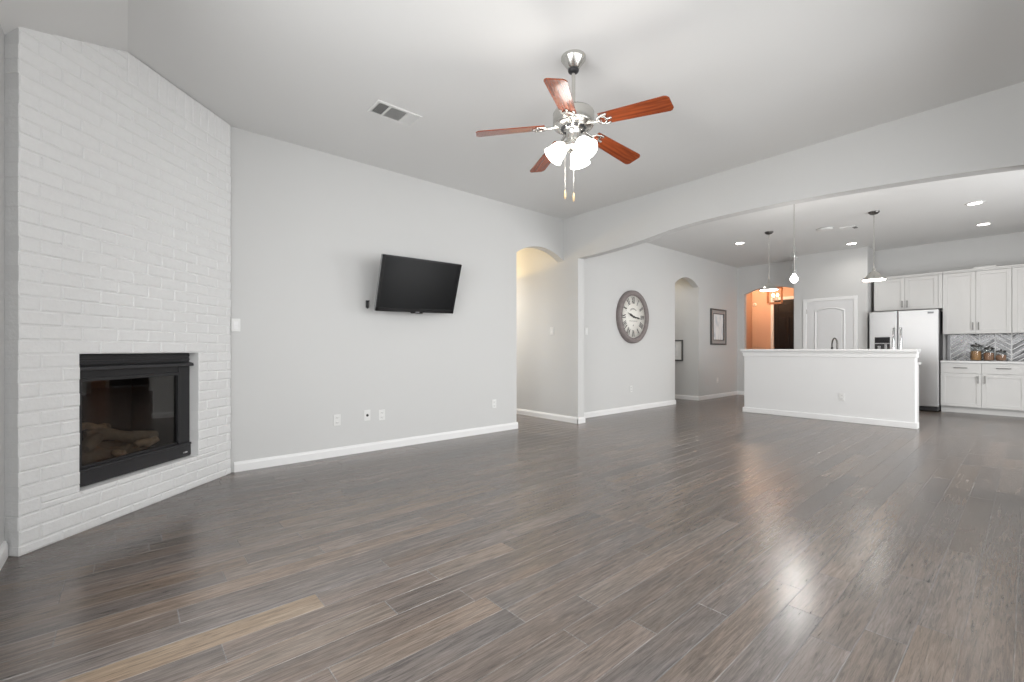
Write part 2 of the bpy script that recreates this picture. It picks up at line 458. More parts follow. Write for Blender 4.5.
def window(name, axis, d, a0, a1, z0, z1, out):
    """casement frame with one mullion bar and a pane; out = direction to outside (+1/-1 along the wall normal)"""
    fr = MB(); wd = 0.05
    def B(mb, a, b, c, e, t0, t1):
        lo, hi = sorted((d + out * t0, d + out * t1))
        if axis == 'y': mb.box(a, b, lo, hi, c, e)
        else: mb.box(lo, hi, a, b, c, e)
    for (a, b, c, e) in ((a0, a0 + wd, z0, z1), (a1 - wd, a1, z0, z1), (a0, a1, z0, z0 + wd), (a0, a1, z1 - wd, z1), (a0, a1, (z0 + z1) / 2 - .02, (z0 + z1) / 2 + .02)):
        B(fr, a, b, c, e, 0.06, 0.11)
    o = struct(name, fr, TRIM)
    g = MB(); B(g, a0 + .04, a1 - .04, z0 + .04, z1 - .04, 0.083, 0.087); g.build('window_pane', CLEAR, o)
    return o


wn = 1
for q in SW: window('window_%d' % wn, 'y', YS, *q, -1); wn += 1
for q in WW: window('window_%d' % wn, 'x', XW, *q, -1); wn += 1
window('window_%d' % wn, 'y', YD, 5.85, 8.55, 0.05, 2.35, -1)

# ------------------------------------------------------------------ fireplace (diagonal across the corner)
fp = thing('fireplace', 'white painted brick corner fireplace rising to the ceiling', 'fireplace', (-0.439, 3.498, 0), PI / 4)
OU0, OU1, OZ0, OZ1 = 0.313, 1.235, 0.245, 1.075
UE = 1.603


def ztop(u): return min(H, 2.8145 + (u + 0.0) / 0.621 * (H - 2.8145)) - 0.004


core = MB()
core.prism([(0.004, 0), (OU0, 0), (OU0, ztop(OU0)), (0.004, ztop(0.004))], 'y', 0.0044, 0.10)
core.prism([(1.5, 0), (UE - 0.004, 0), (UE - 0.004, H - 0.004), (1.5, H - 0.004)], 'y', 0.0044, 0.02)
core.prism([(OU1, 0), (1.5, 0), (1.5, H - 0.004), (OU1, H - 0.004)], 'y', 0.0044, 0.12)
core.prism([(OU0, 0), (OU1, 0), (OU1, OZ0), (OU0, OZ0)], 'y', 0.0044, 0.12)
core.prism([(OU0, OZ1), (OU1, OZ1), (OU1, H - 0.004), (0.621, H - 0.004), (OU0, ztop(OU0))], 'y', 0.0044, 0.12)
core.build('mortar_bed', MORTAR, fp)


def clip(poly, fn):
    out = []
    for i in range(len(poly)):
        p, q = poly[i], poly[(i + 1) % len(poly)]; a, b = fn(p), fn(q)
        if a >= 0: out.append(p)
        if (a >= 0) != (b >= 0):
            t = a / (a - b); out.append((p[0] + (q[0] - p[0]) * t, p[1] + (q[1] - p[1]) * t))
    return out


def brick(mb, poly, depth=0.07):
    cx = sum(p[0] for p in poly) / len(poly); cy = sum(p[1] for p in poly) / len(poly)
    ua = [p[0] for p in poly]; za = [p[1] for p in poly]
    if max(ua) - min(ua) < 0.02 or max(za) - min(za) < 0.015: return
    y = random.uniform(-0.0012, 0.0012); n = len(poly); b = 0.006
    tl = random.uniform(-0.0012, 0.0012)

    def ins(p):
        d = Vector((cx - p[0], cy - p[1])); return (p[0] + math.copysign(min(b, abs(d.x)), d.x), p[1] + math.copysign(min(b, abs(d.y)), d.y))
    I = [ins(p) for p in poly]
    vs = [(p[0], y + tl * (1 if p[1] > cy else -1), p[1]) for p in I] + [(p[0], y + 0.0047, p[1]) for p in poly] + [(p[0], y + depth, p[1]) for p in poly]
    fs = [tuple(range(n))]
    for i in range(n):
        j = (i + 1) % n; fs.append((n + i, n + j, j, i)); fs.append((2 * n + i, 2 * n + j, n + j, n + i))
    mb.add(vs, fs)


bk = MB(); pit = 0.0786; joint = 0.006; BL = 0.222
levels = [OZ0 - 3 * pit - 0.010]
z = OZ1 - 13 * pit
edges = [z + k * pit for k in range(-1, 40)]
SOL = 0.205
for k, z0 in enumerate(edges):
    zz0, zz1 = max(z0, 0.0), z0 + pit
    off = (k % 2) * BL / 2 + random.uniform(-0.006, 0.006)
    u = -0.004 - BL + off
    while u < UE:
        a, b = max(u, 0.002 + random.uniform(-0.0025, 0.0025)), min(u + BL - joint, UE + random.uniform(-0.004, 0.003)); u += BL
        if b - a < 0.025: continue
        ja, jb = zz0 + joint / 2 + random.uniform(-.0012, .0012), zz1 - joint / 2 + random.uniform(-.0012, .0012)
        rects = []
        if jb > OZ0 + 0.01 and ja < OZ1 - 0.01:
            lo = ja
            if ja < OZ0 and b > OU0 and a < OU1:      # course cut by the bottom of the opening
                brick(bk, [(a, ja), (b, ja), (b, min(jb, OZ0 - 0.001)), (a, min(jb, OZ0 - 0.001))])
                lo = OZ0 + 0.001
                if a < OU0: rects.append((a, min(b, OU0 + random.uniform(-.003, .003)), lo, jb))
                if b > OU1: rects.append((max(a, OU1 + random.uniform(-.002, .002)), b, lo, jb))
            else:
                if a < OU0: rects.append((a, min(b, OU0 + random.uniform(-.003, .003)), ja, jb))
                if b > OU1: rects.append((max(a, OU1 + random.uniform(-.002, .002)), b, ja, jb))
        else: rects.append((a, b, ja, jb))
        for (ra, rb, rc, rd) in rects:
            p = [(ra, rc), (rb, rc), (rb, rd), (ra, rd)]
            p = clip(p, lambda q: ztop(q[0]) - q[1]); ps = [p]
            if p and rd > H - SOL and rb > 0.618:
                ps = [clip(p, lambda q: 0.618 - q[0])] if ra < 0.6 else []
                lo = clip(clip(p, lambda q: (H - SOL - joint / 2) - q[1]), lambda q: q[0] - (0.6185 if ra < 0.6 else ra - 1))
                ps.append(lo)
            for p in ps:
                if len(p) >= 3: brick(bk, p, 0.02 if ra > 1.35 else (0.095 if ra < 0.05 else 0.07))
u = 0.625
while u < UE - 0.03:                                   # upright course under the level part of the ceiling
    a, b = u, min(u + pit - joint, UE); u += pit
    brick(bk, [(a, H - SOL + joint / 2), (b, H - SOL + joint / 2), (b, H - 0.006), (a, H - 0.006)], 0.02)
bk.build('brick_face', BRICK, fp)

# gas insert, set back in the brick opening
ins = MB(); y0 = 0.077
U0, U1 = OU0 + 0.002, OU1 - 0.002
GU0, GU1, GZ0, GZ1 = 0.375, 1.125, 0.375, 0.905
ins.box(U0, GU0, y0, y0 + 0.04, 0.355, 0.985, 0.004); ins.box(GU1, U1, y0, y0 + 0.04, 0.355, 0.985, 0.004)
ins.box(GU0, GU1, y0 + 0.006, y0 + 0.04, GZ1, 0.985, 0.004); ins.box(GU0, GU1, y0 + 0.006, y0 + 0.04, 0.355, GZ0, 0.004)
ins.box(GU0 - 0.012, GU0 + 0.012, y0 - 0.008, y0 + 0.02, GZ0 - 0.01, GZ1 + 0.01, 0.003)
ins.box(GU1 - 0.012, GU1 + 0.012, y0 - 0.008, y0 + 0.02, GZ0 - 0.01, GZ1 + 0.01, 0.003)
ins.box(GU0 - 0.012, GU1 + 0.012, y0 - 0.008, y0 + 0.02, GZ1 - 0.006, GZ1 + 0.018, 0.003)
ins.build('insert_frame', BLACK, fp)
tp = MB()
tp.box(U0, U1, y0 + 0.004, y0 + 0.03, 0.985, 1.072, 0.003)
for zz in (1.012, 1.045): tp.box(U0 + 0.004, U1 - 0.004, y0 - 0.004, y0 + 0.01, zz, zz + 0.018, 0.004)
tp.build('louvre_panel', BLACK2, fp)
hd = MB(); hd.prism([(y0 + 0.02, 1.010), (0.036, 0.992), (0.032, 0.972), (0.038, 0.970), (0.044, 0.986), (y0 + 0.02, 0.998)], 'x', U0 + 0.004, U1 - 0.012)
hd.build('heat_hood', BLACK2, fp)
lp = MB(); lp.box(U0, U1, y0 - 0.012, y0 + 0.02, 0.252, 0.352, 0.006); lp.box(U0, U1, y0 - 0.018, y0 + 0.0, 0.338, 0.358, 0.006)
lpo = lp.build('lower_panel', BLACK2, fp)
MB().box(1.155, 1.195, y0 - 0.0145, y0 - 0.011, 0.280, 0.290, 0.001).build('badge', CHROME, lpo)
MB().box(GU0 + 0.002, GU1 - 0.002, y0 + 0.012, y0 + 0.016, GZ0, GZ1).build('glass_pane', FGLASS, fp)
fb = MB()
fb.box(GU0 - 0.03, GU1 + 0.03, 0.48, 0.50, 0.30, 0.98); fb.box(GU0 - 0.03, GU0 - 0.01, y0 + 0.03, 0.5, 0.30, 0.98); fb.box(GU1 + 0.01, GU1 + 0.03, y0 + 0.03, 0.5, 0.30, 0.98)
fb.box(GU0 - 0.03, GU1 + 0.03, y0 + 0.03, 0.5, 0.30, 0.34); fb.box(GU0 - 0.03, GU1 + 0.03, y0 + 0.03, 0.5, 0.96, 0.98)
fb.build('firebox', FIREBOX, fp)


def log(p, q, r, m=LOG):
    p = Vector(p); q = Vector(q); pts = []; rr = []
    for i in range(9):
        t = i / 8; pts.append(p.lerp(q, t) + Vector((0, 0, 0.012 * math.sin(t * 7))) + Vector((0, 0.008 * math.cos(t * 9), 0))); rr.append(r * (1 + 0.13 * math.sin(t * 11 + r * 300)) * (0.8 if i in (0, 8) else 1))
    lg = MB().tube(pts, rr, 12).build('log', m, fp)
    return lg


log((0.46, 0.20, 0.385), (1.00, 0.22, 0.385), 0.043)
log((0.50, 0.33, 0.40), (1.05, 0.30, 0.40), 0.05)
log((0.62, 0.30, 0.52), (1.02, 0.17, 0.445), 0.042)
log((0.48, 0.15, 0.46), (0.78, 0.33, 0.55), 0.038, LOG)
log((0.84, 0.15, 0.41), (0.99, 0.14, 0.425), 0.028, LOG2)
log((0.60, 0.32, 0.575), (0.73, 0.28, 0.565), 0.026, LOG2)
log((0.66, 0.14, 0.385), (0.73, 0.13, 0.385), 0.02, LOG2)

# ------------------------------------------------------------------ television on its wall arm
tv = thing('television', 'black flat television tilted down on a wall arm', 'television', (2.439, 4.357, 1.792))
tv.rotation_mode = 'XYZ'
R3 = Matrix.Rotation(0.084, 4, 'Z') @ Matrix.Rotation(0.326, 4, 'X') @ Matrix.Rotation(-0.030, 4, 'Y')
tv.rotation_euler = R3.to_euler('XYZ')
hw, hh = 0.5, 0.2935
bz = MB()
bz.box(-hw, hw, 0.006, 0.045, -hh, hh, 0.008)
for (a, b, c, d) in ((-hw, -hw + 0.030, -hh, hh), (hw - 0.030, hw, -hh, hh), (-hw, hw, hh - 0.030, hh), (-hw, hw, -hh, -hh + 0.045)): bz.box(a, b, -0.006, 0.02, c, d, 0.006)
bz.box(-0.075, 0.075, -0.007, 0.02, -hh - 0.014, -hh + 0.02, 0.006)
bz.build('bezel', TVB, tv)
MB().box(-hw + 0.024, hw - 0.024, 0.001, 0.01, -hh + 0.04, hh - 0.024).build('screen', TVS, tv)
MB().box(-hw - 0.003, hw + 0.003, 0.014, 0.03, -hh - 0.003, hh + 0.003, 0.004).build('silver_edge', TVE, tv)
MB().box(-0.026, 0.026, -0.0085, -0.006, -hh - 0.003, -hh + 0.008, 0.001).build('maker_badge', mat('grey_badge', (0.3, 0.3, 0.31), 0.3, 0.6), tv)
MB().box(-0.36, 0.36, 0.04, 0.075, -0.22, 0.16, 0.012).build('back_housing', TVB, tv)
Ri = R3.inverted(); base = Vector((2.439, 4.357, 1.792))
def TL(p): return Ri @ (Vector(p) - base)
arm = MB(); arm.tube([TL((2.44, 4.655, 1.79)), TL((2.44, 4.42, 1.79))], 0.022, 10)
arm.tube([TL((2.36, 4.44, 1.79)), TL((2.52, 4.44, 1.79))], 0.018, 10)
plp = MB().box(-0.09, 0.09, -0.01, 0.012, -0.11, 0.11, 0.003, M=Ri @ Matrix.Translation(Vector((2.44, 4.648, 1.79)) - base)).build('wall_plate', BLACK, tv)
arm.build('mount_arm', BLACK, tv)

cb = MB()
cb.tube([(1.953, 4.675, 1.62), (1.953, 4.64, 1.61), (1.95, 4.632, 1.585), (1.956, 4.64, 1.555), (1.956, 4.672, 1.545)], 0.008, 8)
cb.tube([(1.953, 4.645, 1.60), (1.968, 4.638, 1.63)], 0.005, 8); cb.box(1.938, 1.966, 4.650, 4.662, 1.55, 1.63, 0.003)
tag(cb.build('cable_stub', BLACK), 'short black cable stub poking out of the wall beside the television', 'cable')


# ------------------------------------------------------------------ outlets and switches
def plate_base(name, label, cat, loc, rz, group):
    t = thing(name, label, cat, loc, rz, group)
    MB().box(-0.036, 0.036, -0.007, 0.0, -0.058, 0.058, 0.003).build('cover_plate', PLASTIC, t)
    return t


def outlet(loc, rz, label):
    t = plate_base('wall_outlet', label, 'outlet', loc, rz, 'white duplex wall outlets')
    for s in (0.026, -0.026):
        r = MB().box(-0.016, 0.016, -0.010, -0.006, s - 0.015, s + 0.015, 0.004).build('receptacle', mat('receptacle_plastic', (0.74, 0.74, 0.73), 0.4), t)
        sl = MB(); sl.box(-0.008, -0.005, -0.0105, -0.009, s - 0.004, s + 0.007); sl.box(0.005, 0.008, -0.0105, -0.009, s - 0.004, s + 0.006); sl.sphere((0, -0.0098, s - 0.009), 0.0022, 8)
        sl.build('slots', mat('outlet_slot', (0.22, 0.22, 0.22), 0.8), r)
    return t


def switch(loc, rz, label):
    t = plate_base('light_switch', label, 'switch', loc, rz, 'white rocker light switches')
    MB().prism([(-0.006, -0.033), (-0.013, -0.033), (-0.008, 0.0), (-0.011, 0.033), (-0.006, 0.033)], 'x', -0.016, 0.016).build('rocker', TRIM, t)
    return t


outlet((1.634, YN, 0.373), 0, 'white outlet low on the wall, nearest to the fireplace')
outlet((2.120, YN, 0.380), 0, 'white outlet low under the television, right beside the cable plate')
outlet((3.70, YN, 0.376), 0, 'white outlet low on the wall, just left of the first archway')
outlet((6.834, YN, 0.393), 0, 'white outlet low on the wall under the round clock')
outlet((10.234, YN, 0.40), 0, 'faint white outlet low on the wall under the silver framed print')
outlet((8.26, 1.864, 0.376), -PI / 2, 'white outlet low on the face of the breakfast bar')
switch((0.735, YN, 1.32), 0, 'white light switch beside the brick fireplace edge')
switch((XH, 4.905, 1.392), -PI / 2, 'white light switch on the hallway wall inside the first archway')
switch((5.60, YN, 1.395), 0, 'white light switch on the wall between the pier and the round clock')
t = plate_base('cable_plate', 'white wall plate with a dark cable hole, below the television', 'wall plate', (1.953, YN, 0.392), 0, None)
hl = MB(); hl.lathe([(0.013, 0), (0.013, 0.008), (0.008, 0.010)], 20, Matrix.Translation((0, -0.006, 0.0)) @ Matrix.Rotation(PI / 2, 4, 'X')); hl.build('cable_hole', DARKHOLE, t)

# ------------------------------------------------------------------ wall clock
ck = thing('wall_clock', 'large round wall clock with brown frame and roman numerals', 'clock', (6.845, YN, 1.685)); ck.scale = (0.955, 1.4, 0.985)
RX = Matrix.Rotation(PI / 2, 4, 'X')          # local z -> -y (out of the wall)
fr = MB(); fr.lathe([(0.476, 0.0), (0.482, 0.02), (0.476, 0.045), (0.455, 0.06), (0.435, 0.055), (0.415, 0.062), (0.397, 0.055), (0.386, 0.038), (0.382, 0.025)], 72, RX, cap0=False, cap1=False)
fr.build('clock_frame', CLOCKF, ck)
dl = MB(); dl.lathe([(0.39, 0.0), (0.39, 0.028), (0.05, 0.028)], 72, RX); dlo = dl.build('dial', DIAL, ck)
YD0 = -0.0292


def stroke(mb, p, q, wd, M):
    p = Vector(p); q = Vector(q); d = (q - p).normalized(); n = Vector((-d.y, d.x)) * wd / 2
    c = [p + n, q + n, q - n, p - n]
    vs = [(v.x, YD0, v.y) for v in c] + [(v.x, YD0 + 0.002, v.y) for v in c]
    mb.add(vs, [(0, 1, 2, 3), (0, 4, 5, 1), (1, 5, 6, 2), (2, 6, 7, 3), (3, 7, 4, 0)], False, M)


def numeral(mb, s, ang):
    w_ = {'I': 0.024, 'V': 0.052, 'X': 0.050}; tot = sum(w_[c] for c in s); x = -tot / 2; hgt = 0.112
    M = Matrix.Rotation(-ang, 4, 'Y').to_4x4()
    M = Matrix.Rotation(ang, 4, 'Y')
    r0 = 0.300 - hgt / 2; r1 = 0.300 + hgt / 2
    for c in s:
        a, b = x + 0.002, x + w_[c] - 0.002; m_ = (a + b) / 2
        if c == 'I':
            stroke(mb, (m_, r0), (m_, r1), 0.013, M)
            for r in (r0, r1): stroke(mb, (m_ - 0.008, r), (m_ + 0.008, r), 0.005, M)
        elif c == 'V':
            stroke(mb, (a + 0.004, r1), (m_, r0), 0.016, M); stroke(mb, (b - 0.004, r1), (m_, r0), 0.006, M)
            for q in (a + 0.004, b - 0.004): stroke(mb, (q - 0.009, r1), (q + 0.009, r1), 0.005, M)
        else:
            stroke(mb, (a + 0.004, r1), (b - 0.004, r0), 0.016, M); stroke(mb, (b - 0.004, r1), (a + 0.004, r0), 0.006, M)
            for q in (a + 0.004, b - 0.004):
                for r in (r0, r1): stroke(mb, (q - 0.008, r), (q + 0.008, r), 0.005, M)
        x += w_[c]


for i, s in enumerate(('XII', 'I', 'II', 'III', 'IIII', 'V', 'VI', 'VII', 'VIII', 'IX', 'X', 'XI')): nm = MB(); numeral(nm, s, 2 * PI * i / 12); nm.build('numeral', INK, dlo)
sc = MB(); I4 = Matrix.Identity(4)
for i in range(9):                                      # the small curved inscription above the centre
    a = (-0.62 + 1.24 * i / 8); M = Matrix.Rotation(a, 4, 'Y')
    stroke(sc, (-0.008, 0.135), (0.006, 0.160), 0.006, M); stroke(sc, (0.006, 0.135), (0.010, 0.158), 0.004, M)
sc.build('upper_inscription', INK2, dlo); sc = MB()
for i in range(10):                                     # the inscription under the centre
    x = -0.115 + i * 0.0255
    stroke(sc, (x, -0.085), (x + 0.004, -0.060), 0.005, I4); stroke(sc, (x - 0.004, -0.086), (x + 0.012, -0.083), 0.004, I4)
sc.build('lower_inscription', INK2, dlo); sc = MB()
stroke(sc, (-0.012, -0.155), (0.012, -0.155), 0.014, I4); stroke(sc, (0, -0.17), (0, -0.14), 0.010, I4)
sc.build('small_mark', INK2, dlo)


def hand(ang, ln, tail, wd, zoff):
    mb = MB(); poly = [(-wd * .5, -tail), (wd * .5, -tail), (wd * .35, -0.02), (wd, ln * 0.55), (wd * .35, ln * 0.66), (0, ln), (-wd * .35, ln * 0.66), (-wd, ln * 0.55), (-wd * .35, -0.02)]
    mb.prism(poly, 'y', -zoff, -zoff - 0.003, Matrix.Rotation(ang, 4, 'Y')); return mb


hand(math.radians(290), 0.20, 0.06, 0.022, 0.036).build('hour_hand', INK, ck)
hand(math.radians(99), 0.27, 0.07, 0.015, 0.041).build('minute_hand', INK, ck)
MB().lathe([(0.016, 0.028), (0.016, 0.048), (0.008, 0.05)], 20, RX).build('hub', INK, ck)


# ------------------------------------------------------------------ framed pictures
def frame_ring(mb, w2, h2, wd, d0, d1, bev=0.004):
    mb.box(-w2, -w2 + wd, d1, d0, -h2, h2, bev); mb.box(w2 - wd, w2, d1, d0, -h2, h2, bev)
    mb.box(-w2 + wd, w2 - wd, d1, d0, h2 - wd, h2, bev); mb.box(-w2 + wd, w2 - wd, d1, d0, -h2, -h2 + wd, bev)
    return mb


pc = thing('framed_print', 'pale abstract print in a wide silver frame', 'picture', (10.235, YN, 1.615))
frame_ring(MB(), 0.36, 0.395, 0.095, 0.0, -0.030).build('frame', SILVERF, pc)
frame_ring(MB(), 0.372, 0.407, 0.03, 0.0, -0.042).build('dark_outer_edge', DKFRAME, pc)
frame_ring(MB(), 0.272, 0.307, 0.016, 0.0, -0.036, 0.002).build('dark_inner_edge', DKFRAME, pc)
MB().box(-0.262, 0.262, -0.012, 0, -0.297, 0.297).build('print', ART, pc)
p2 = thing('framed_print', 'black framed picture with white mat inside the second archway', 'picture', (9.34, 5.25, 1.08), -PI / 2)
frame_ring(MB(), 0.24, 0.237, 0.032, 0.0, -0.028).build('frame', DKFRAME, p2)
MB().box(-0.21, 0.21, -0.012, 0, -0.207, 0.207).build('mat_board', MATBOARD, p2)
MB().box(-0.12, 0.12, -0.014, -0.011, -0.12, 0.12).build('print', ART, p2)

# ------------------------------------------------------------------ ceiling fan
FX, FY = 2.308, 2.034
fan = thing('ceiling_fan', 'five blade ceiling fan with cherry blades and lit glass shades', 'ceiling fan', (FX, FY, H))
MB().lathe([(0.084, 0.0), (0.084, -0.014), (0.078, -0.024), (0.042, -0.074), (0.034, -0.080)], 40).build('canopy', NICKEL, fan)
MB().sphere((0, 0, -0.090), 0.038, 20, sz=0.6).build('canopy_ball', BLACK, fan)
MB().tube([(0, 0, -0.11), (0, 0, -0.39)], 0.0125, 14).build('downrod', NICKEL, fan)
MB().lathe([(0.022, -0.33), (0.03, -0.36), (0.06, -0.368), (0.132, -0.376), (0.140, -0.390), (0.140, -0.462), (0.134, -0.474), (0.110, -0.482), (0.085, -0.488)], 48).build('motor_housing', NICKEL, fan)
vt = MB()
for k in range(10):
    a = 2 * PI * k / 10; vt.box(-0.016, 0.016, -0.004, 0.004, -0.011, 0.011, 0.002, M=Matrix.Rotation(a, 4, 'Z') @ Matrix.Translation((0, -0.077, -0.492)) @ Matrix.Rotation(0.9, 4, 'X'))
vt.build('motor_vents', BLACK, fan)
MB().lathe([(0.085, -0.484), (0.066, -0.497), (0.050, -0.505), (0.046, -0.580), (0.056, -0.590), (0.060, -0.620), (0.040, -0.64), (0.012, -0.645)], 36).build('switch_housing', NICKEL, fan)
blade0 = iron0 = None
ZB = -0.462; DROOP = Matrix.Rotation(math.radians(6.1), 4, 'Y')
for k, deg in enumerate((68.6, 140.6, 212.6, 281.5, 356.6)):
    Mr = Matrix.Rotation(math.radians(deg), 4, 'Z')
    if blade0 is None:
        # blade runs along local x, pitched about x
        bl = MB(); L0, L1 = 0.205, 0.668; out = []
        wr = lambda t: 0.052 + 0.016 * t
        n = 8
        for i in range(n + 1): t = i / n; out.append((L0 + (L1 - 0.025 - L0) * t, -wr(t)))
        out += [(L1 - 0.012, -wr(1) + 0.006), (L1, -wr(1) + 0.022), (L1, wr(1) - 0.022), (L1 - 0.012, wr(1) - 0.006)]
        for i in range(n, -1, -1): t = i / n; out.append((L0 + (L1 - 0.025 - L0) * t, wr(t)))
        bl.prism(out, 'z', -0.003, 0.003, M=DROOP @ Matrix.Rotation(math.radians(-12), 4, 'X'))
        blade0 = bl.build('blade', WOOD, fan)
        ir = MB(); P = DROOP @ Matrix.Rotation(math.radians(-12), 4, 'X')
        ir.tube([(0.085, 0, -0.010), (0.12, 0, -0.016), (0.16, 0, -0.024), (0.20, 0, -0.029)], [0.013, 0.011, 0.010, 0.010], 10)
        ring = [(0.215 + 0.032 * math.cos(2 * PI * i / 16), 0.036 * math.sin(2 * PI * i / 16), -0.009) for i in range(17)]
        ir.tube(ring, 0.0065, 8, M=P)
        for sgn in (-1, 1):
            ir.tube([(0.195, sgn * 0.028, -0.008), (0.235, sgn * 0.046, -0.008), (0.262, sgn * 0.040, -0.008)], 0.006, 8, M=P)
            ir.sphere((0.255, sgn * 0.042, -0.008), 0.010, 10, M=P, sz=0.6)
        ir.tube([(0.24, 0, -0.008), (0.275, 0, -0.008)], 0.007, 8, M=P); ir.sphere((0.276, 0, -0.008), 0.010, 10, M=P, sz=0.6)
        iron0 = ir.build('blade_iron', NICKEL, fan)
        b, i_ = blade0, iron0
    else:
        b = blade0.copy(); COL.objects.link(b); b.parent = fan
        i_ = iron0.copy(); COL.objects.link(i_); i_.parent = fan
    for o in (b, i_): o.location = (0, 0, ZB); o.rotation_euler = (0, 0, math.radians(deg))
# three bell shades
sh0 = None
for k, deg in enumerate((142, 262, 22)):
    if sh0 is None:
        s = MB(); prof = [(0.030, 0.0), (0.034, -0.012), (0.050, -0.035), (0.058, -0.065), (0.063, -0.095), (0.073, -0.120), (0.071, -0.122), (0.059, -0.095), (0.054, -0.065), (0.046, -0.037), (0.026, -0.012)]
        s.lathe(prof, 36, cap0=True, cap1=False); s.sphere((0, 0, -0.06), 0.03, 16, sz=1.3)
        sh0 = s.build('glass_shade', SHADE, fan); so = sh0
        a = MB(); a.tube([(-0.035, 0, 0.030), (-0.012, 0, 0.038), (0.0, 0, 0.02), (0, 0, -0.004)], 0.011, 10); a.lathe([(0.034, -0.012), (0.032, 0.006), (0.014, 0.016)], 24)
        ar0 = a.build('shade_arm', NICKEL, fan); ao = ar0
    else:
        so = sh0.copy(); COL.objects.link(so); so.parent = fan
        ao = ar0.copy(); COL.objects.link(ao); ao.parent = fan
    for o in (so, ao):
        o.rotation_mode = 'XYZ'
        M = Matrix.Rotation(math.radians(deg), 4, 'Z') @ Matrix.Translation((0.062, 0, -0.594)) @ Matrix.Rotation(math.radians(-42), 4, 'Y')
        o.location = M.to_translation(); o.rotation_euler = M.to_euler('XYZ')
CRX, CRY = math.cos(YAW), -math.sin(YAW)      # image right
for s, dz in ((-0.063, -0.985), (-0.005, -1.002)):
    ch = MB(); px, py = CRX * s - 0.045 * math.sin(YAW), CRY * s - 0.045 * math.cos(YAW)
    ch.tube([(px, py, -0.59), (px, py, dz + 0.06)], 0.0007, 6)
    for i in range(60): ch.sphere((px, py, -0.60 - i * (abs(dz) - 0.06 - 0.60) / 60), 0.0011, 6)
    co = ch.build('pull_chain', NICKEL, fan)
    MB().lathe([(0.003, dz + 0.062), (0.007, dz + 0.045), (0.0085, dz + 0.02), (0.006, dz + 0.004), (0.002, dz)], 14, Matrix.Translation((px, py, 0))).build('pull_fob', AMBER, co)
lamp('fan_light', (FX - 0.05, FY - 0.06, H - 0.80), 9, (1.0, 0.95, 0.88), 0.09)

# ------------------------------------------------------------------ ceiling register
vg = thing('ceiling_vent', 'white louvred air register in the living room ceiling', 'vent', (1.713, 3.503, H))
frm = MB(); A, B = 0.200, 0.112
for q in ((-A, A, -B, -B + 0.025), (-A, A, B - 0.025, B), (-A, -A + 0.022, -B + .025, B - .025), (A - 0.022, A, -B + .025, B - .025), (-0.085, -0.070, -B + .025, B - .025), (0.070, 0.085, -B + .025, B - .025)): frm.box(q[0], q[1], q[2], q[3], -0.011, 0.0, 0.003)
frm.build('frame', PLASTIC, vg)
MB().box(-A + 0.01, A - 0.01, -B + 0.01, B - 0.01, -0.002, 0.0).build('duct_opening', DARKHOLE, vg)
for (x0, x1, ang) in ((-A + 0.022, -0.085, -0.75), (0.085, A - 0.022, 0.75)):
    n = 7
    for i in range(n):
        xc = x0 + (x1 - x0) * (i + 0.5) / n
        MB().box(-0.008, 0.008, -B + 0.024, B - 0.024, -0.0008, 0.0008, M=Matrix.Translation((xc, 0, -0.007)) @ Matrix.Rotation(ang, 4, 'Y')).build('slat', PLASTIC, vg)
for i in range(12):
    yc = -B + 0.025 + (2 * B - 0.05) * (i + 0.5) / 12
    MB().box(-0.07, 0.07, -0.0075, 0.0075, -0.0008, 0.0008, M=Matrix.Translation((0, yc, -0.007)) @ Matrix.Rotation(0.7, 4, 'X')).build('slat', PLASTIC, vg)

# ------------------------------------------------------------------ recessed downlights and ceiling fittings beyond the header
c0 = thing('recessed_downlight', 'lit recessed downlight nearest the long side wall', 'downlight', (8.69, 3.54, H), 0, 'recessed downlights in the kitchen ceiling')
MB().lathe([(0.095, 0.0), (0.094, -0.006), (0.075, -0.010), (0.070, -0.004)], 36, cap0=False, cap1=False).build('trim_ring', PLASTIC, c0)
MB().lathe([(0.072, -0.0055), (0.02, -0.0055)], 36).build('lens', CANLIT, c0)
for (x, y, lb) in ((10.32, 2.18, 'lit recessed downlight in front of the pantry wall, above the door'), (10.31, 0.472, 'lit recessed downlight closest to the upper kitchen cabinets'),
                   (8.745, 0.48, 'lit recessed downlight in the kitchen ceiling farthest from the cabinets, at the right')):
    copy_tree(c0, (x, y, H), lb)
for (x, y) in ((8.69, 3.54), (10.32, 2.18), (10.31, 0.472), (8.745, 0.48)):
    lamp('downlight', (x, y, H - 0.03), 16, (1.0, 0.96, 0.90), 0.06, 'SPOT', 165, blend=1.0)
sd = thing('ceiling_speaker', 'round white fitting on the kitchen ceiling between the two bar pendants', 'ceiling fitting', (8.72, 2.20, H))
MB().lathe([(0.115, 0.0), (0.114, -0.012), (0.10, -0.022), (0.06, -0.03), (0.02, -0.031)], 40).build('housing', PLASTIC, sd)
MB().lathe([(0.118, 0.0), (0.125, -0.004), (0.118, -0.008)], 40, cap0=False, cap1=False).build('rim', mat('grey_rim', (0.45, 0.45, 0.45), 0.5), sd)
sd = thing('ceiling_sensor', 'small white ceiling fitting with a dark edge behind the right bar pendant', 'ceiling fitting', (8.93, 1.93, H))
MB().box(-0.10, 0.10, -0.11, 0.10, -0.016, 0, 0.005).build('housing', PLASTIC, sd)
MB().box(-0.06, 0.07, -0.115, -0.06, -0.020, -0.012, 0.003).build('dark_grille', mat('dark_grille', (0.12, 0.12, 0.12), 0.5), sd)


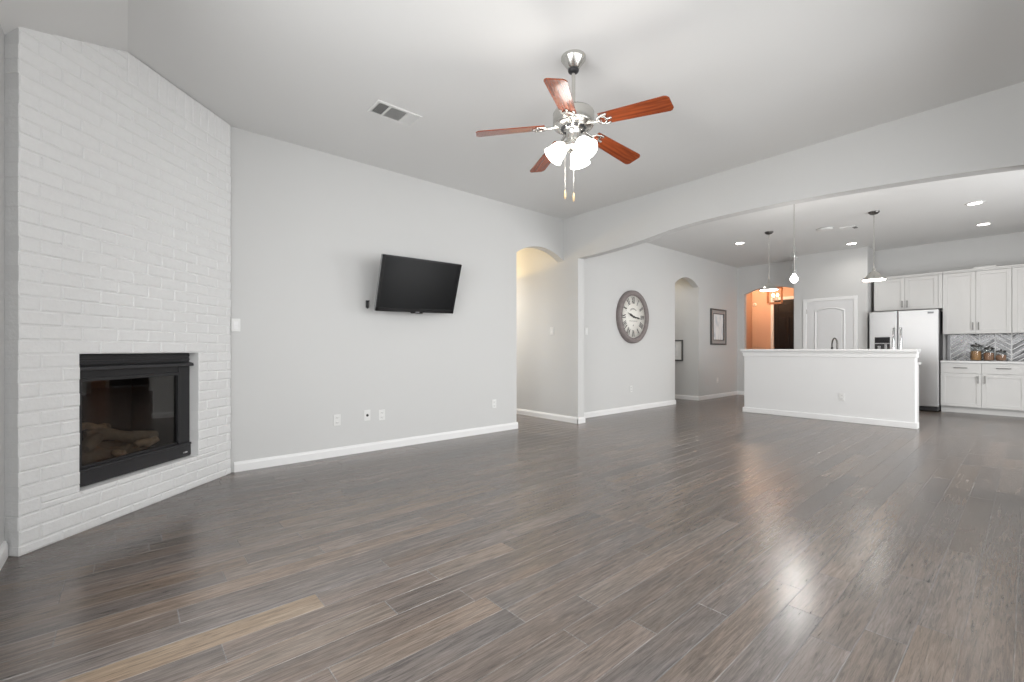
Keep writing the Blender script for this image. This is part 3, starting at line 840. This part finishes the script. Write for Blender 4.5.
# ------------------------------------------------------------------ pendants
def bar_pendant(loc, label):
    p = thing('pendant_lamp', label, 'pendant lamp', loc, 0, 'dome pendants above the breakfast bar')
    MB().lathe([(0.066, 0.0), (0.066, -0.012), (0.045, -0.034), (0.012, -0.045)], 32).build('canopy', DKNICKEL, p)
    MB().tube([(0, 0, -0.04), (0, 0, -0.84)], 0.0055, 10).build('rod', NICKEL, p)
    MB().lathe([(0.010, -0.80), (0.018, -0.83), (0.026, -0.865), (0.056, -0.885), (0.062, -0.90), (0.104, -0.945), (0.146, -0.975), (0.150, -0.990), (0.145, -0.990), (0.10, -0.955), (0.055, -0.912), (0.02, -0.90)], 44, cap1=False).build('shade', NICKEL, p)
    MB().lathe([(0.136, -0.985), (0.13, -0.994), (0.02, -1.003)], 40).build('diffuser', CANLIT, p)
    return p


p0 = bar_pendant((8.25, 2.884, H), 'nickel dome pendant above the left end of the breakfast bar')
copy_tree(p0, (8.196, 1.468, H), 'nickel dome pendant above the right end of the breakfast bar')
for (x, y) in ((8.25, 2.884), (8.196, 1.468)): lamp('pendant_light', (x, y, H - 1.02), 12, (1, 0.95, 0.88), 0.08, 'SPOT', 150)

dp = thing('pendant_lamp', 'slim pendant with glass beads and one bare bulb, in front of the bar', 'pendant lamp', (6.45, 1.96, H))
MB().lathe([(0.06, 0), (0.06, -0.015), (0.02, -0.03)], 28).build('canopy', NICKEL, dp)
MB().tube([(0, 0, -0.02), (0, 0, -0.72)], 0.005, 10).build('rod', NICKEL, dp)
MB().lathe([(0.006, -0.66), (0.022, -0.68), (0.024, -0.70), (0.006, -0.72)], 20).build('glass_collar', CLEAR, dp)
MB().sphere((0, 0, -0.775), 0.036, 20).sphere((0, 0, -0.825), 0.044, 20, sz=0.8).build('glass_beads', CLEAR, dp)
MB().tube([(0, 0, -0.72), (0, 0, -1.02)], 0.0045, 8).build('stem', NICKEL, dp)
MB().lathe([(0.022, -0.90), (0.03, -0.92), (0.03, -1.01), (0.02, -1.03)], 24).build('glass_sleeve', CLEAR, dp)
MB().lathe([(0.012, -1.03), (0.017, -1.042), (0.038, -1.075), (0.043, -1.097), (0.035, -1.125), (0.015, -1.142)], 28).build('bulb', BULB, dp)
lamp('dining_bulb', (6.45, 1.96, H - 1.10), 48, (1, 0.97, 0.93), 0.06)

fl_ = thing('foyer_lantern', 'copper caged lantern hanging in the entry hall', 'lantern', (12.3, 4.165, H), 0.25)
MB().lathe([(0.07, 0), (0.07, -0.02), (0.02, -0.03)], 24).build('canopy', COPPER, fl_)
MB().tube([(0, 0, -0.02), (0, 0, -0.42)], 0.008, 10).build('chain', COPPER, fl_)
cg = MB(); q = 0.15
for sx in (-q, q):
    for sy in (-q, q): cg.box(sx - .013, sx + .013, sy - .013, sy + .013, -0.835, -0.42, 0.002)
for zz in (-0.835, -0.43):
    for s_ in (-q, q):
        cg.box(-q, q, s_ - .013, s_ + .013, zz - .012, zz + .012); cg.box(s_ - .013, s_ + .013, -q, q, zz - .012, zz + .012)
cg.box(-q, q, -.01, .01, -0.43, -0.415); cg.box(-.01, .01, -q, q, -0.43, -0.415)
cg.build('cage', COPPER, fl_)
for k in range(3):
    a = 2 * PI * k / 3 + .4; cx, cy = 0.06 * math.cos(a), 0.06 * math.sin(a)
    cd = MB().tube([(cx, cy, -0.78), (cx, cy, -0.68)], 0.014, 10).build('candle', PLASTIC, fl_)
    MB().sphere((cx, cy, -0.635), 0.028, 14, sz=1.5).build('bulb', WARMLIT, cd)
MB().tube([(0, 0, -0.42), (0, 0, -0.80)], 0.006, 8).build('stem', COPPER, fl_)
lamp('foyer_lamp', (12.35, 4.80, H - 0.28), 46, (1.0, 0.66, 0.42), 0.10)
# warm up-light in the two hallways (the source itself is out of sight)
lamp('hall_uplight', (4.2, 6.5, 2.22), 40, (1.0, 0.66, 0.20), 0.05, 'SPOT', 172, (PI, 0, 0), 0.06)
lamp('passage_uplight', (8.9, 6.2, 2.30), 14, (1.0, 0.72, 0.32), 0.05, 'SPOT', 172, (PI, 0, 0), 0.06)
lamp('hall_fill', (4.57, 7.2, 2.9), 260, (1, 0.98, 0.95), 0.12, 'SPOT', 150, blend=0.6)  # unseen neutral fill added to brighten the hallway, no fixture
lamp('passage_fill', (8.75, 6.0, 2.9), 30, (1, 0.97, 0.93), 0.1, 'SPOT', 150)  # unseen lamp added to lift the passage walls, no fixture

# ------------------------------------------------------------------ breakfast bar
XB = 8.26
bar = thing('breakfast_bar', 'long white breakfast bar with raised ledge, seen from the front', 'bar counter', (XB, 2.15, 0))
MB().box(0.0, 0.14, -1.130, 1.145, 0, 1.07, 0.014, 3).build('half_wall', mat('bar_paint', (0.74, 0.74, 0.74), 0.5), bar)
MB().box(-0.05, 0.27, -1.150, 1.19, 1.066, 1.106, 0.008).build('ledge_top', STONE, bar)
md = MB(); md.box(-0.012, 0.16, -1.140, 1.160, 0.985, 1.066, 0.005); md.box(-0.026, 0.16, -1.146, 1.172, 1.045, 1.066, 0.004)
md.build('ledge_moulding', TRIM, bar)
tb = MB()
tb.box(-0.018, 0.02, -1.146, 1.162, 0, 0.085, 0.005); tb.box(0, 0.14, -1.146, -1.13, 0, 0.085, 0.004); tb.box(0, 0.14, 1.146, 1.162, 0, 0.085, 0.004)
tb.build('base_trim', TRIM, bar)

sk = thing('sink_cabinet', 'white sink cabinet run behind the breakfast bar', 'cabinet', (8.42, 2.15, 0))
MB().box(0.0, 0.60, -1.06, 1.12, 0.09, 0.875, 0.003).build('carcass', CAB, sk)
MB().box(0.0, 0.54, -1.05, 1.10, 0.0, 0.09).build('toe_kick', CAB, sk)
MB().box(-0.0, 0.63, -1.092, 1.14, 0.875, 0.912, 0.006).build('worktop', STONE, sk)
ep = MB(); ep.box(0.02, 0.58, -1.072, -1.06, 0.0, 0.875, 0.002); ep.build('end_panel', CAB, sk)
fc = thing('kitchen_faucet', 'dark gooseneck faucet standing behind the bar ledge', 'faucet', (8.78, 2.045, 0.912), math.radians(41))
g = MB(); pts = [(0, 0, 0.0), (0, 0, 0.27)] + [(0.075 - 0.075 * math.cos(t), 0, 0.27 + 0.105 * math.sin(t)) for t in [PI * i / 12 for i in range(1, 13)]] + [(0.15, 0, 0.20)]
g.tube(pts, 0.012, 12); g.build('spout', FAUCET, fc)
MB().lathe([(0.028, 0), (0.028, 0.012), (0.02, 0.03), (0.016, 0.09)], 20).build('base', FAUCET, fc)
MB().lathe([(0.015, 0.0), (0.018, 0.03), (0.018, 0.09), (0.013, 0.10)], 16, Matrix.Translation((0.15, 0, 0.13))).build('spray_head', BLACK2, fc)
MB().tube([(0, 0.01, 0.09), (0, 0.05, 0.11), (0, 0.09, 0.15)], 0.007, 8).build('lever', FAUCET, fc)


# ------------------------------------------------------------------ doors
def panel_prism(mb, poly, x0, x1): mb.prism(poly, 'x', x0, x1)


d1 = thing('door_1', 'white arched panel pantry door in a white casing', 'door', (10.85, 2.66, 0)); 
d1['kind'] = 'structure'
cs = MB()
for (a, b, c, e) in ((0.406, 0.466, 0, 2.10), (-0.466, -0.406, 0, 2.10), (-0.466, 0.466, 2.10, 2.16)): cs.box(-0.018, 0.0, a, b, c, e, 0.005)
for (a, b, c, e) in ((0.402, 0.416, 0, 2.10), (-0.416, -0.402, 0, 2.10), (-0.416, 0.416, 2.092, 2.106)): cs.box(-0.010, 0.0, a, b, c, e, 0.002)
cs.build('casing', TRIM, d1)
lf = MB(); lf.box(-0.004, 0.0, -0.404, 0.404, 0.01, 2.092)
up = [(-0.248, 1.0), (0.248, 1.0)] + arch(0.248, -0.248, 1.895, 0.058, 14)[0:0]
def arch_panel(w2, z0, zs, rise): return [(-w2, z0), (w2, z0)] + [p for p in arch(-w2, w2, zs, rise, 16)][::-1]
leaf = lf.build('door_leaf', DOORW, d1)
pm = MB()
def ring_panel(w2, z0, zs, rise, t, x0, x1):
    o = arch_panel(w2, z0, zs, rise); i = arch_panel(w2 - t, z0 + t, zs - t * 0.6, max(rise - 0.004, 0.001)); n = len(o)
    vs = [(x0, p[0], p[1]) for p in o] + [(x1, (p[0] * .5 + r[0] * .5), (p[1] * .5 + r[1] * .5)) for p, r in zip(o, i)] + [(x0, p[0], p[1]) for p in i]
    fs = []
    for k in range(n):
        j = (k + 1) % n; fs += [(k, j, n + j, n + k), (n + k, n + j, 2 * n + j, 2 * n + k)]
    pm.add(vs, fs)
ring_panel(0.268, 0.98, 1.900, 0.062, 0.045, -0.004, -0.018)
ring_panel(0.268, 0.16, 0.86, 0.001, 0.045, -0.004, -0.018)
pm.prism(arch_panel(0.205, 1.04, 1.855, 0.055), 'x', -0.010, -0.003)
pm.prism(arch_panel(0.205, 0.22, 0.82, 0.001), 'x', -0.010, -0.003)
pm.build('moulded_panels', DOORW, leaf)
for zz in (0.25, 1.05, 1.90): MB().box(-0.014, -0.002, 0.398, 0.412, zz - .045, zz + .045, 0.003).build('hinge', NICKEL, d1)
MB().sphere((-0.055, -0.335, 0.93), 0.028, 18, sx=0.7).lathe([(0.012, 0), (0.012, 0.05)], 12, Matrix.Translation((-0.004, -0.335, 0.93)) @ Matrix.Rotation(-PI / 2, 4, 'Y')).build('knob', NICKEL, leaf)

d2 = thing('door_2', 'dark espresso front door seen through the entry hall', 'door', (13.4, 4.105, 0)); d2['kind'] = 'structure'
cs = MB()
for (a, b, c, e) in ((0.455, 0.53, 0, 2.445), (-0.53, -0.455, 0, 2.445), (-0.53, 0.53, 2.445, 2.525)): cs.box(-0.02, 0.0, a, b, c, e, 0.005)
cs.build('casing', TRIM, d2)
leaf = MB().box(0.02, 0.06, -0.453, 0.453, 0.005, 2.435).build('door_leaf', DOORD, d2)
pn = MB()
for (a, b) in ((-0.36, -0.16), (-0.10, 0.10), (0.16, 0.36)):
    for (c, e) in ((0.22, 0.85), (1.05, 1.98)):
        for (p, q_, r, s_) in ((a, a + .02, c, e), (b - .02, b, c, e), (a, b, c, c + .02), (a, b, e - .02, e)): pn.box(0.008, 0.022, p, q_, r, s_, 0.005)
pn.box(0.008, 0.022, -0.36, 0.36, 2.10, 2.12, 0.005); pn.box(0.008, 0.022, -0.36, 0.36, 2.32, 2.34, 0.005)
pn.box(0.008, 0.022, -0.36, -0.34, 2.10, 2.34, 0.005); pn.box(0.008, 0.022, 0.34, 0.36, 2.10, 2.34, 0.005)
pn.build('raised_panels', DOORD, leaf)
MB().sphere((-0.04, -0.38, 1.0), 0.03, 16).build('knob', DKNICKEL, leaf)
chm = thing('door_chime', 'small round white chime on the warm lit entry hall wall', 'door chime', (13.4, 5.05, 2.365), -PI / 2)
RX_ = Matrix.Rotation(PI / 2, 4, 'X')
MB().lathe([(0.05, 0.0), (0.05, 0.018), (0.035, 0.028), (0.01, 0.03)], 24, RX_).build('housing', PLASTIC, chm)
MB().lathe([(0.026, 0.028), (0.022, 0.034)], 20, RX_).build('grille', mat('cream_plastic', (0.6, 0.5, 0.4), 0.5), chm)


# ------------------------------------------------------------------ kitchen cabinets (fronts face -x; local x to the back, y along the run)
def shaker(parent, name, ya, yb, z0, z1, x=0.0, rail=0.058):
    """one shaker front: frame and recessed field"""
    mb = MB(); t = 0.019; gap = 0.002; ya += gap; yb -= gap; z0 += gap; z1 -= gap
    if z1 - z0 < 0.2: rail_z = 0.035
    else: rail_z = rail
    mb.box(x - t, x, ya, ya + rail, z0, z1, 0.0015); mb.box(x - t, x, yb - rail, yb, z0, z1, 0.0015)
    mb.box(x - t, x, ya + rail, yb - rail, z0, z0 + rail_z, 0.0015); mb.box(x - t, x, ya + rail, yb - rail, z1 - rail_z, z1, 0.0015)
    mb.box(x - 0.009, x, ya + rail - .002, yb - rail + .002, z0 + rail_z - .002, z1 - rail_z + .002)
    return mb.build(name, CAB, parent)


def slab(parent, name, ya, yb, z0, z1):
    return MB().box(-0.019, 0, ya + .002, yb - .002, z0 + .002, z1 - .002, 0.003).build(name, CAB, parent)


def pull(parent, y, z, vertical=True, ln=0.13):
    mb = MB(); h = ln / 2
    if vertical:
        mb.tube([(-0.045, y, z - h), (-0.045, y, z + h)], 0.006, 10)
        for s in (-1, 1): mb.tube([(-0.018, y, z + s * h * 0.7), (-0.045, y, z + s * h * 0.7)], 0.005, 8)
    else:
        mb.tube([(-0.045, y - h, z), (-0.045, y + h, z)], 0.006, 10)
        for s in (-1, 1): mb.tube([(-0.018, y + s * h * 0.7, z), (-0.045, y + s * h * 0.7, z)], 0.005, 8)
    return mb.build('handle', DKNICKEL, parent)


XC = 10.93


def base_unit(y0, y1, label, n=2):
    c = thing('base_cabinet', label, 'cabinet', (XC, y0, 0), 0, 'white base cabinets on the back wall')
    W = y1 - y0
    MB().box(0.0, XK - XC - 0.004, 0.002, W - 0.002, 0.105, 0.870).build('carcass', CAB, c)
    MB().box(0.075, XK - XC, 0.0, W, 0.0, 0.105).build('toe_kick', CAB, c)
    wd = W / n
    for i in range(n):
        a, b = i * wd, (i + 1) * wd
        dr = slab(c, 'drawer', a, b, 0.690, 0.862); pull(dr, (a + b) / 2, 0.785, False, 0.17)
        d = shaker(c, 'door', a, b, 0.115, 0.685); pull(d, b - 0.04 if i == 0 else a + 0.04, 0.59)
    return c


base_unit(0.02, 1.025, 'white base cabinet with two drawers and two doors next to the refrigerator')
base_unit(-0.95, 0.02, 'white base cabinet at the edge of view, right of the two drawer unit')
ct = MB(); ct.box(10.895, XK, -0.95, 1.027, 0.870, 0.905, 0.006)
tag(ct.build('countertop', STONE), 'pale stone countertop along the kitchen back wall', 'countertop')

XU = 11.10


def upper_unit(name, y0, y1, z0, z1, label, n=2, handle_hi=False, right_stile=0.0, hz=None):
    c = thing(name, label, 'cabinet', (XU, y0, 0), 0, 'white upper cabinets on the back wall')
    W = y1 - y0
    MB().box(0.0, XK - XU - 0.004, 0.001, W - 0.001, z0, z1).build('carcass', CAB, c)
    cr = MB(); cr.box(-0.030, XK - XU, 0.0, W, z1, z1 + 0.03, 0.004); cr.box(-0.045, XK - XU, 0.0, W, z1 + 0.022, z1 + 0.045, 0.004); cr.build('crown_strip', CAB, c)
    if right_stile: MB().box(-0.019, 0, 0.0, right_stile - .002, z0, z1, 0.002).build('filler_strip', CAB, c)
    wd = (W - right_stile) / n
    for i in range(n):
        a, b = right_stile + i * wd, right_stile + (i + 1) * wd
        d = shaker(c, 'door', a, b, z0 + 0.003, z1 - 0.002)
        pull(d, (b - 0.035) if i == 0 else (a + 0.035), z0 + (hz or 0.13))
    return c


upper_unit('upper_cabinet', 1.015, 1.985, 1.845, 2.452, 'short white upper cabinet directly above the refrigerator', 2, right_stile=0.055, hz=0.11)
upper_unit('upper_cabinet', 0.185, 1.013, 1.375, 2.452, 'tall white upper cabinet with two doors above the glass jars')
upper_unit('upper_cabinet', -0.645, 0.183, 1.375, 2.452, 'white upper cabinet cut off by the edge of view, right of the tall one')
bd = MB(); bd.box(XU - 0.03, XU + 0.12, 0.36, 0.625, 2.497, 2.523, 0.004)
tag(bd.build('flat_board', CAB), 'flat white board lying on top of the upper cabinets', 'board')

# chevron backsplash
grt = MB().box(XK - 0.004, XK, -0.95, 0.945, 0.905, 1.375).build('backsplash', GROUT)
tag(grt, 'silver chevron tile backsplash behind the glass jars', 'backsplash')
bm = bmesh.new(); cw = 0.188; tp_ = 0.082; gp = 0.019; slope = 0.70; tn = {}
lay = []
i = 0; y = 0.945
while y > -0.95:
    sg = 1 if i % 2 == 0 else -1
    za, zb = (0.0, cw * slope) if sg > 0 else (cw * slope, 0.0)
    z = 0.905 - 0.3
    while z < 1.45:
        c = [(y - gp / 2, z + za + gp / 2), (y - cw + gp / 2, z + zb + gp / 2), (y - cw + gp / 2, z + zb + tp_ - gp / 2), (y - gp / 2, z + za + tp_ - gp / 2)]
        c = clip(c, lambda p: p[1] - 0.907); c = clip(c, lambda p: 1.374 - p[1]) if c else c
        if len(c) >= 3: lay.append((c, random.choice((0.12, 0.15, 0.18, 0.21, 0.25))))
        z += tp_
    y -= cw; i += 1
tm = MB(); tt = []
for c, g_ in lay:
    n = len(c); tl = random.uniform(-0.0007, 0.0007); o = len(tm.f)
    vs = [(XK - 0.008 + tl * (1 if k % 2 else -1), p[0], p[1]) for k, p in enumerate(c)] + [(XK - 0.003, p[0], p[1]) for p in c]
    tm.add(vs, [tuple(range(n))] + [(k, (k + 1) % n, n + (k + 1) % n, n + k) for k in range(n)])
    tt += [(g_, g_ * 1.0, g_ * 1.03)] * (len(tm.f) - o)
tl_o = tm.build('chevron_tiles', TILE, grt)
a = tl_o.data.color_attributes.new('tone', 'FLOAT_COLOR', 'CORNER'); i = 0
for p, c in zip(tl_o.data.polygons, tt):
    for _ in p.loop_indices: a.data[i].color = (*c, 1); i += 1
MB().box(XK - 0.010, XK, 0.945, 0.985, 0.905, 1.375, 0.002).build('edge_trim', mat('grey_trim', (0.32, 0.32, 0.33), 0.3), grt)


# glass jars
def jar(loc, r, hgt, label, m, group='glass jars on the kitchen counter'):
    j = thing('glass_jar', label, 'jar', loc, 0, group)
    MB().lathe([(r * 0.9, 0.0), (r, 0.008), (r, hgt * 0.72), (r * 0.82, hgt * 0.78), (r * 0.80, hgt * 0.78), (r * 0.96, hgt * 0.715), (r * 0.96, 0.012), (r * 0.5, 0.008)], 32).build('glass_body', CLEAR, j)
    MB().lathe([(r * 0.93, 0.012), (r * 0.94, hgt * 0.50), (r * 0.6, hgt * 0.54), (0.01, hgt * 0.55)], 28).build('contents', m, j)
    ld = MB().lathe([(r * 0.86, hgt * 0.775), (r * 0.92, hgt * 0.785), (r * 0.92, hgt * 0.86), (r * 0.75, hgt * 0.885), (r * 0.2, hgt * 0.90)], 32).build('lid', DKNICKEL, j)
    MB().sphere((0, 0, hgt * 0.945), r * 0.22, 14, sz=0.9).build('knob', DKNICKEL, ld)
    return j


jar((11.20, 0.605, 0.905), 0.070, 0.318, 'tallest glass jar of amber food on the counter', CONTENT)
jar((11.20, 0.450, 0.905), 0.066, 0.262, 'middle sized glass jar of food, between two other jars', COUNT2)
jar((11.20, 0.310, 0.905), 0.068, 0.200, 'shortest of the glass jars on the counter', COUNT2)

# ------------------------------------------------------------------ refrigerator
XR = 10.75
rf = thing('refrigerator', 'stainless steel side by side refrigerator with black dispenser', 'refrigerator', (XR, 1.03, 0))
MB().box(0.06, XK - XR - 0.01, 0.012, 0.955, 0.02, 1.80, 0.004).build('body', mat('dark_fridge_side', (0.05, 0.05, 0.052), 0.45), rf)
MB().box(0.03, 0.10, 0.02, 0.95, 0.015, 0.085, 0.004).build('toe_grille', BLACK, rf)
fd = MB().box(0.0, 0.062, 0.0, 0.548, 0.09, 1.815, 0.012, 3).build('fridge_door', STEEL, rf)
zd = MB().box(0.0, 0.062, 0.554, 0.968, 0.09, 1.815, 0.012, 3).build('freezer_door', STEEL, rf)


def fridge_handle(par, y):
    mb = MB(); mb.tube([(0.0, y, 1.50), (-0.035, y, 1.485), (-0.052, y, 1.44), (-0.055, y, 1.1), (-0.052, y, 0.62), (-0.035, y, 0.575), (0.0, y, 0.56)], 0.016, 12)
    mb.build('handle', CHROME, par)


fridge_handle(fd, 0.500); fridge_handle(zd, 0.602)
dspo = MB().box(-0.006, 0.02, 0.660, 0.885, 0.94, 1.335, 0.006).build('dispenser', BLACK, zd)
MB().box(-0.009, -0.004, 0.675, 0.870, 1.235, 1.320, 0.003).build('control_panel', mat('gloss_black', (0.01, 0.01, 0.012), 0.12), dspo)
rc = MB(); rc.box(-0.012, -0.004, 0.665, 0.880, 1.205, 1.222, 0.002); rc.box(-0.02, 0.0, 0.70, 0.74, 1.10, 1.20, 0.006); rc.box(-0.02, 0.0, 0.79, 0.84, 1.08, 1.17, 0.006); rc.box(-0.03, -0.004, 0.668, 0.878, 0.945, 0.96, 0.003)
rc.build('dispenser_trim', CHROME, dspo)
bg_ = MB().box(-0.004, 0.0, 0.065, 0.145, 1.738, 1.772, 0.0015).build('badge', mat('badge_grey', (0.13, 0.13, 0.135), 0.3, 0.4), fd)
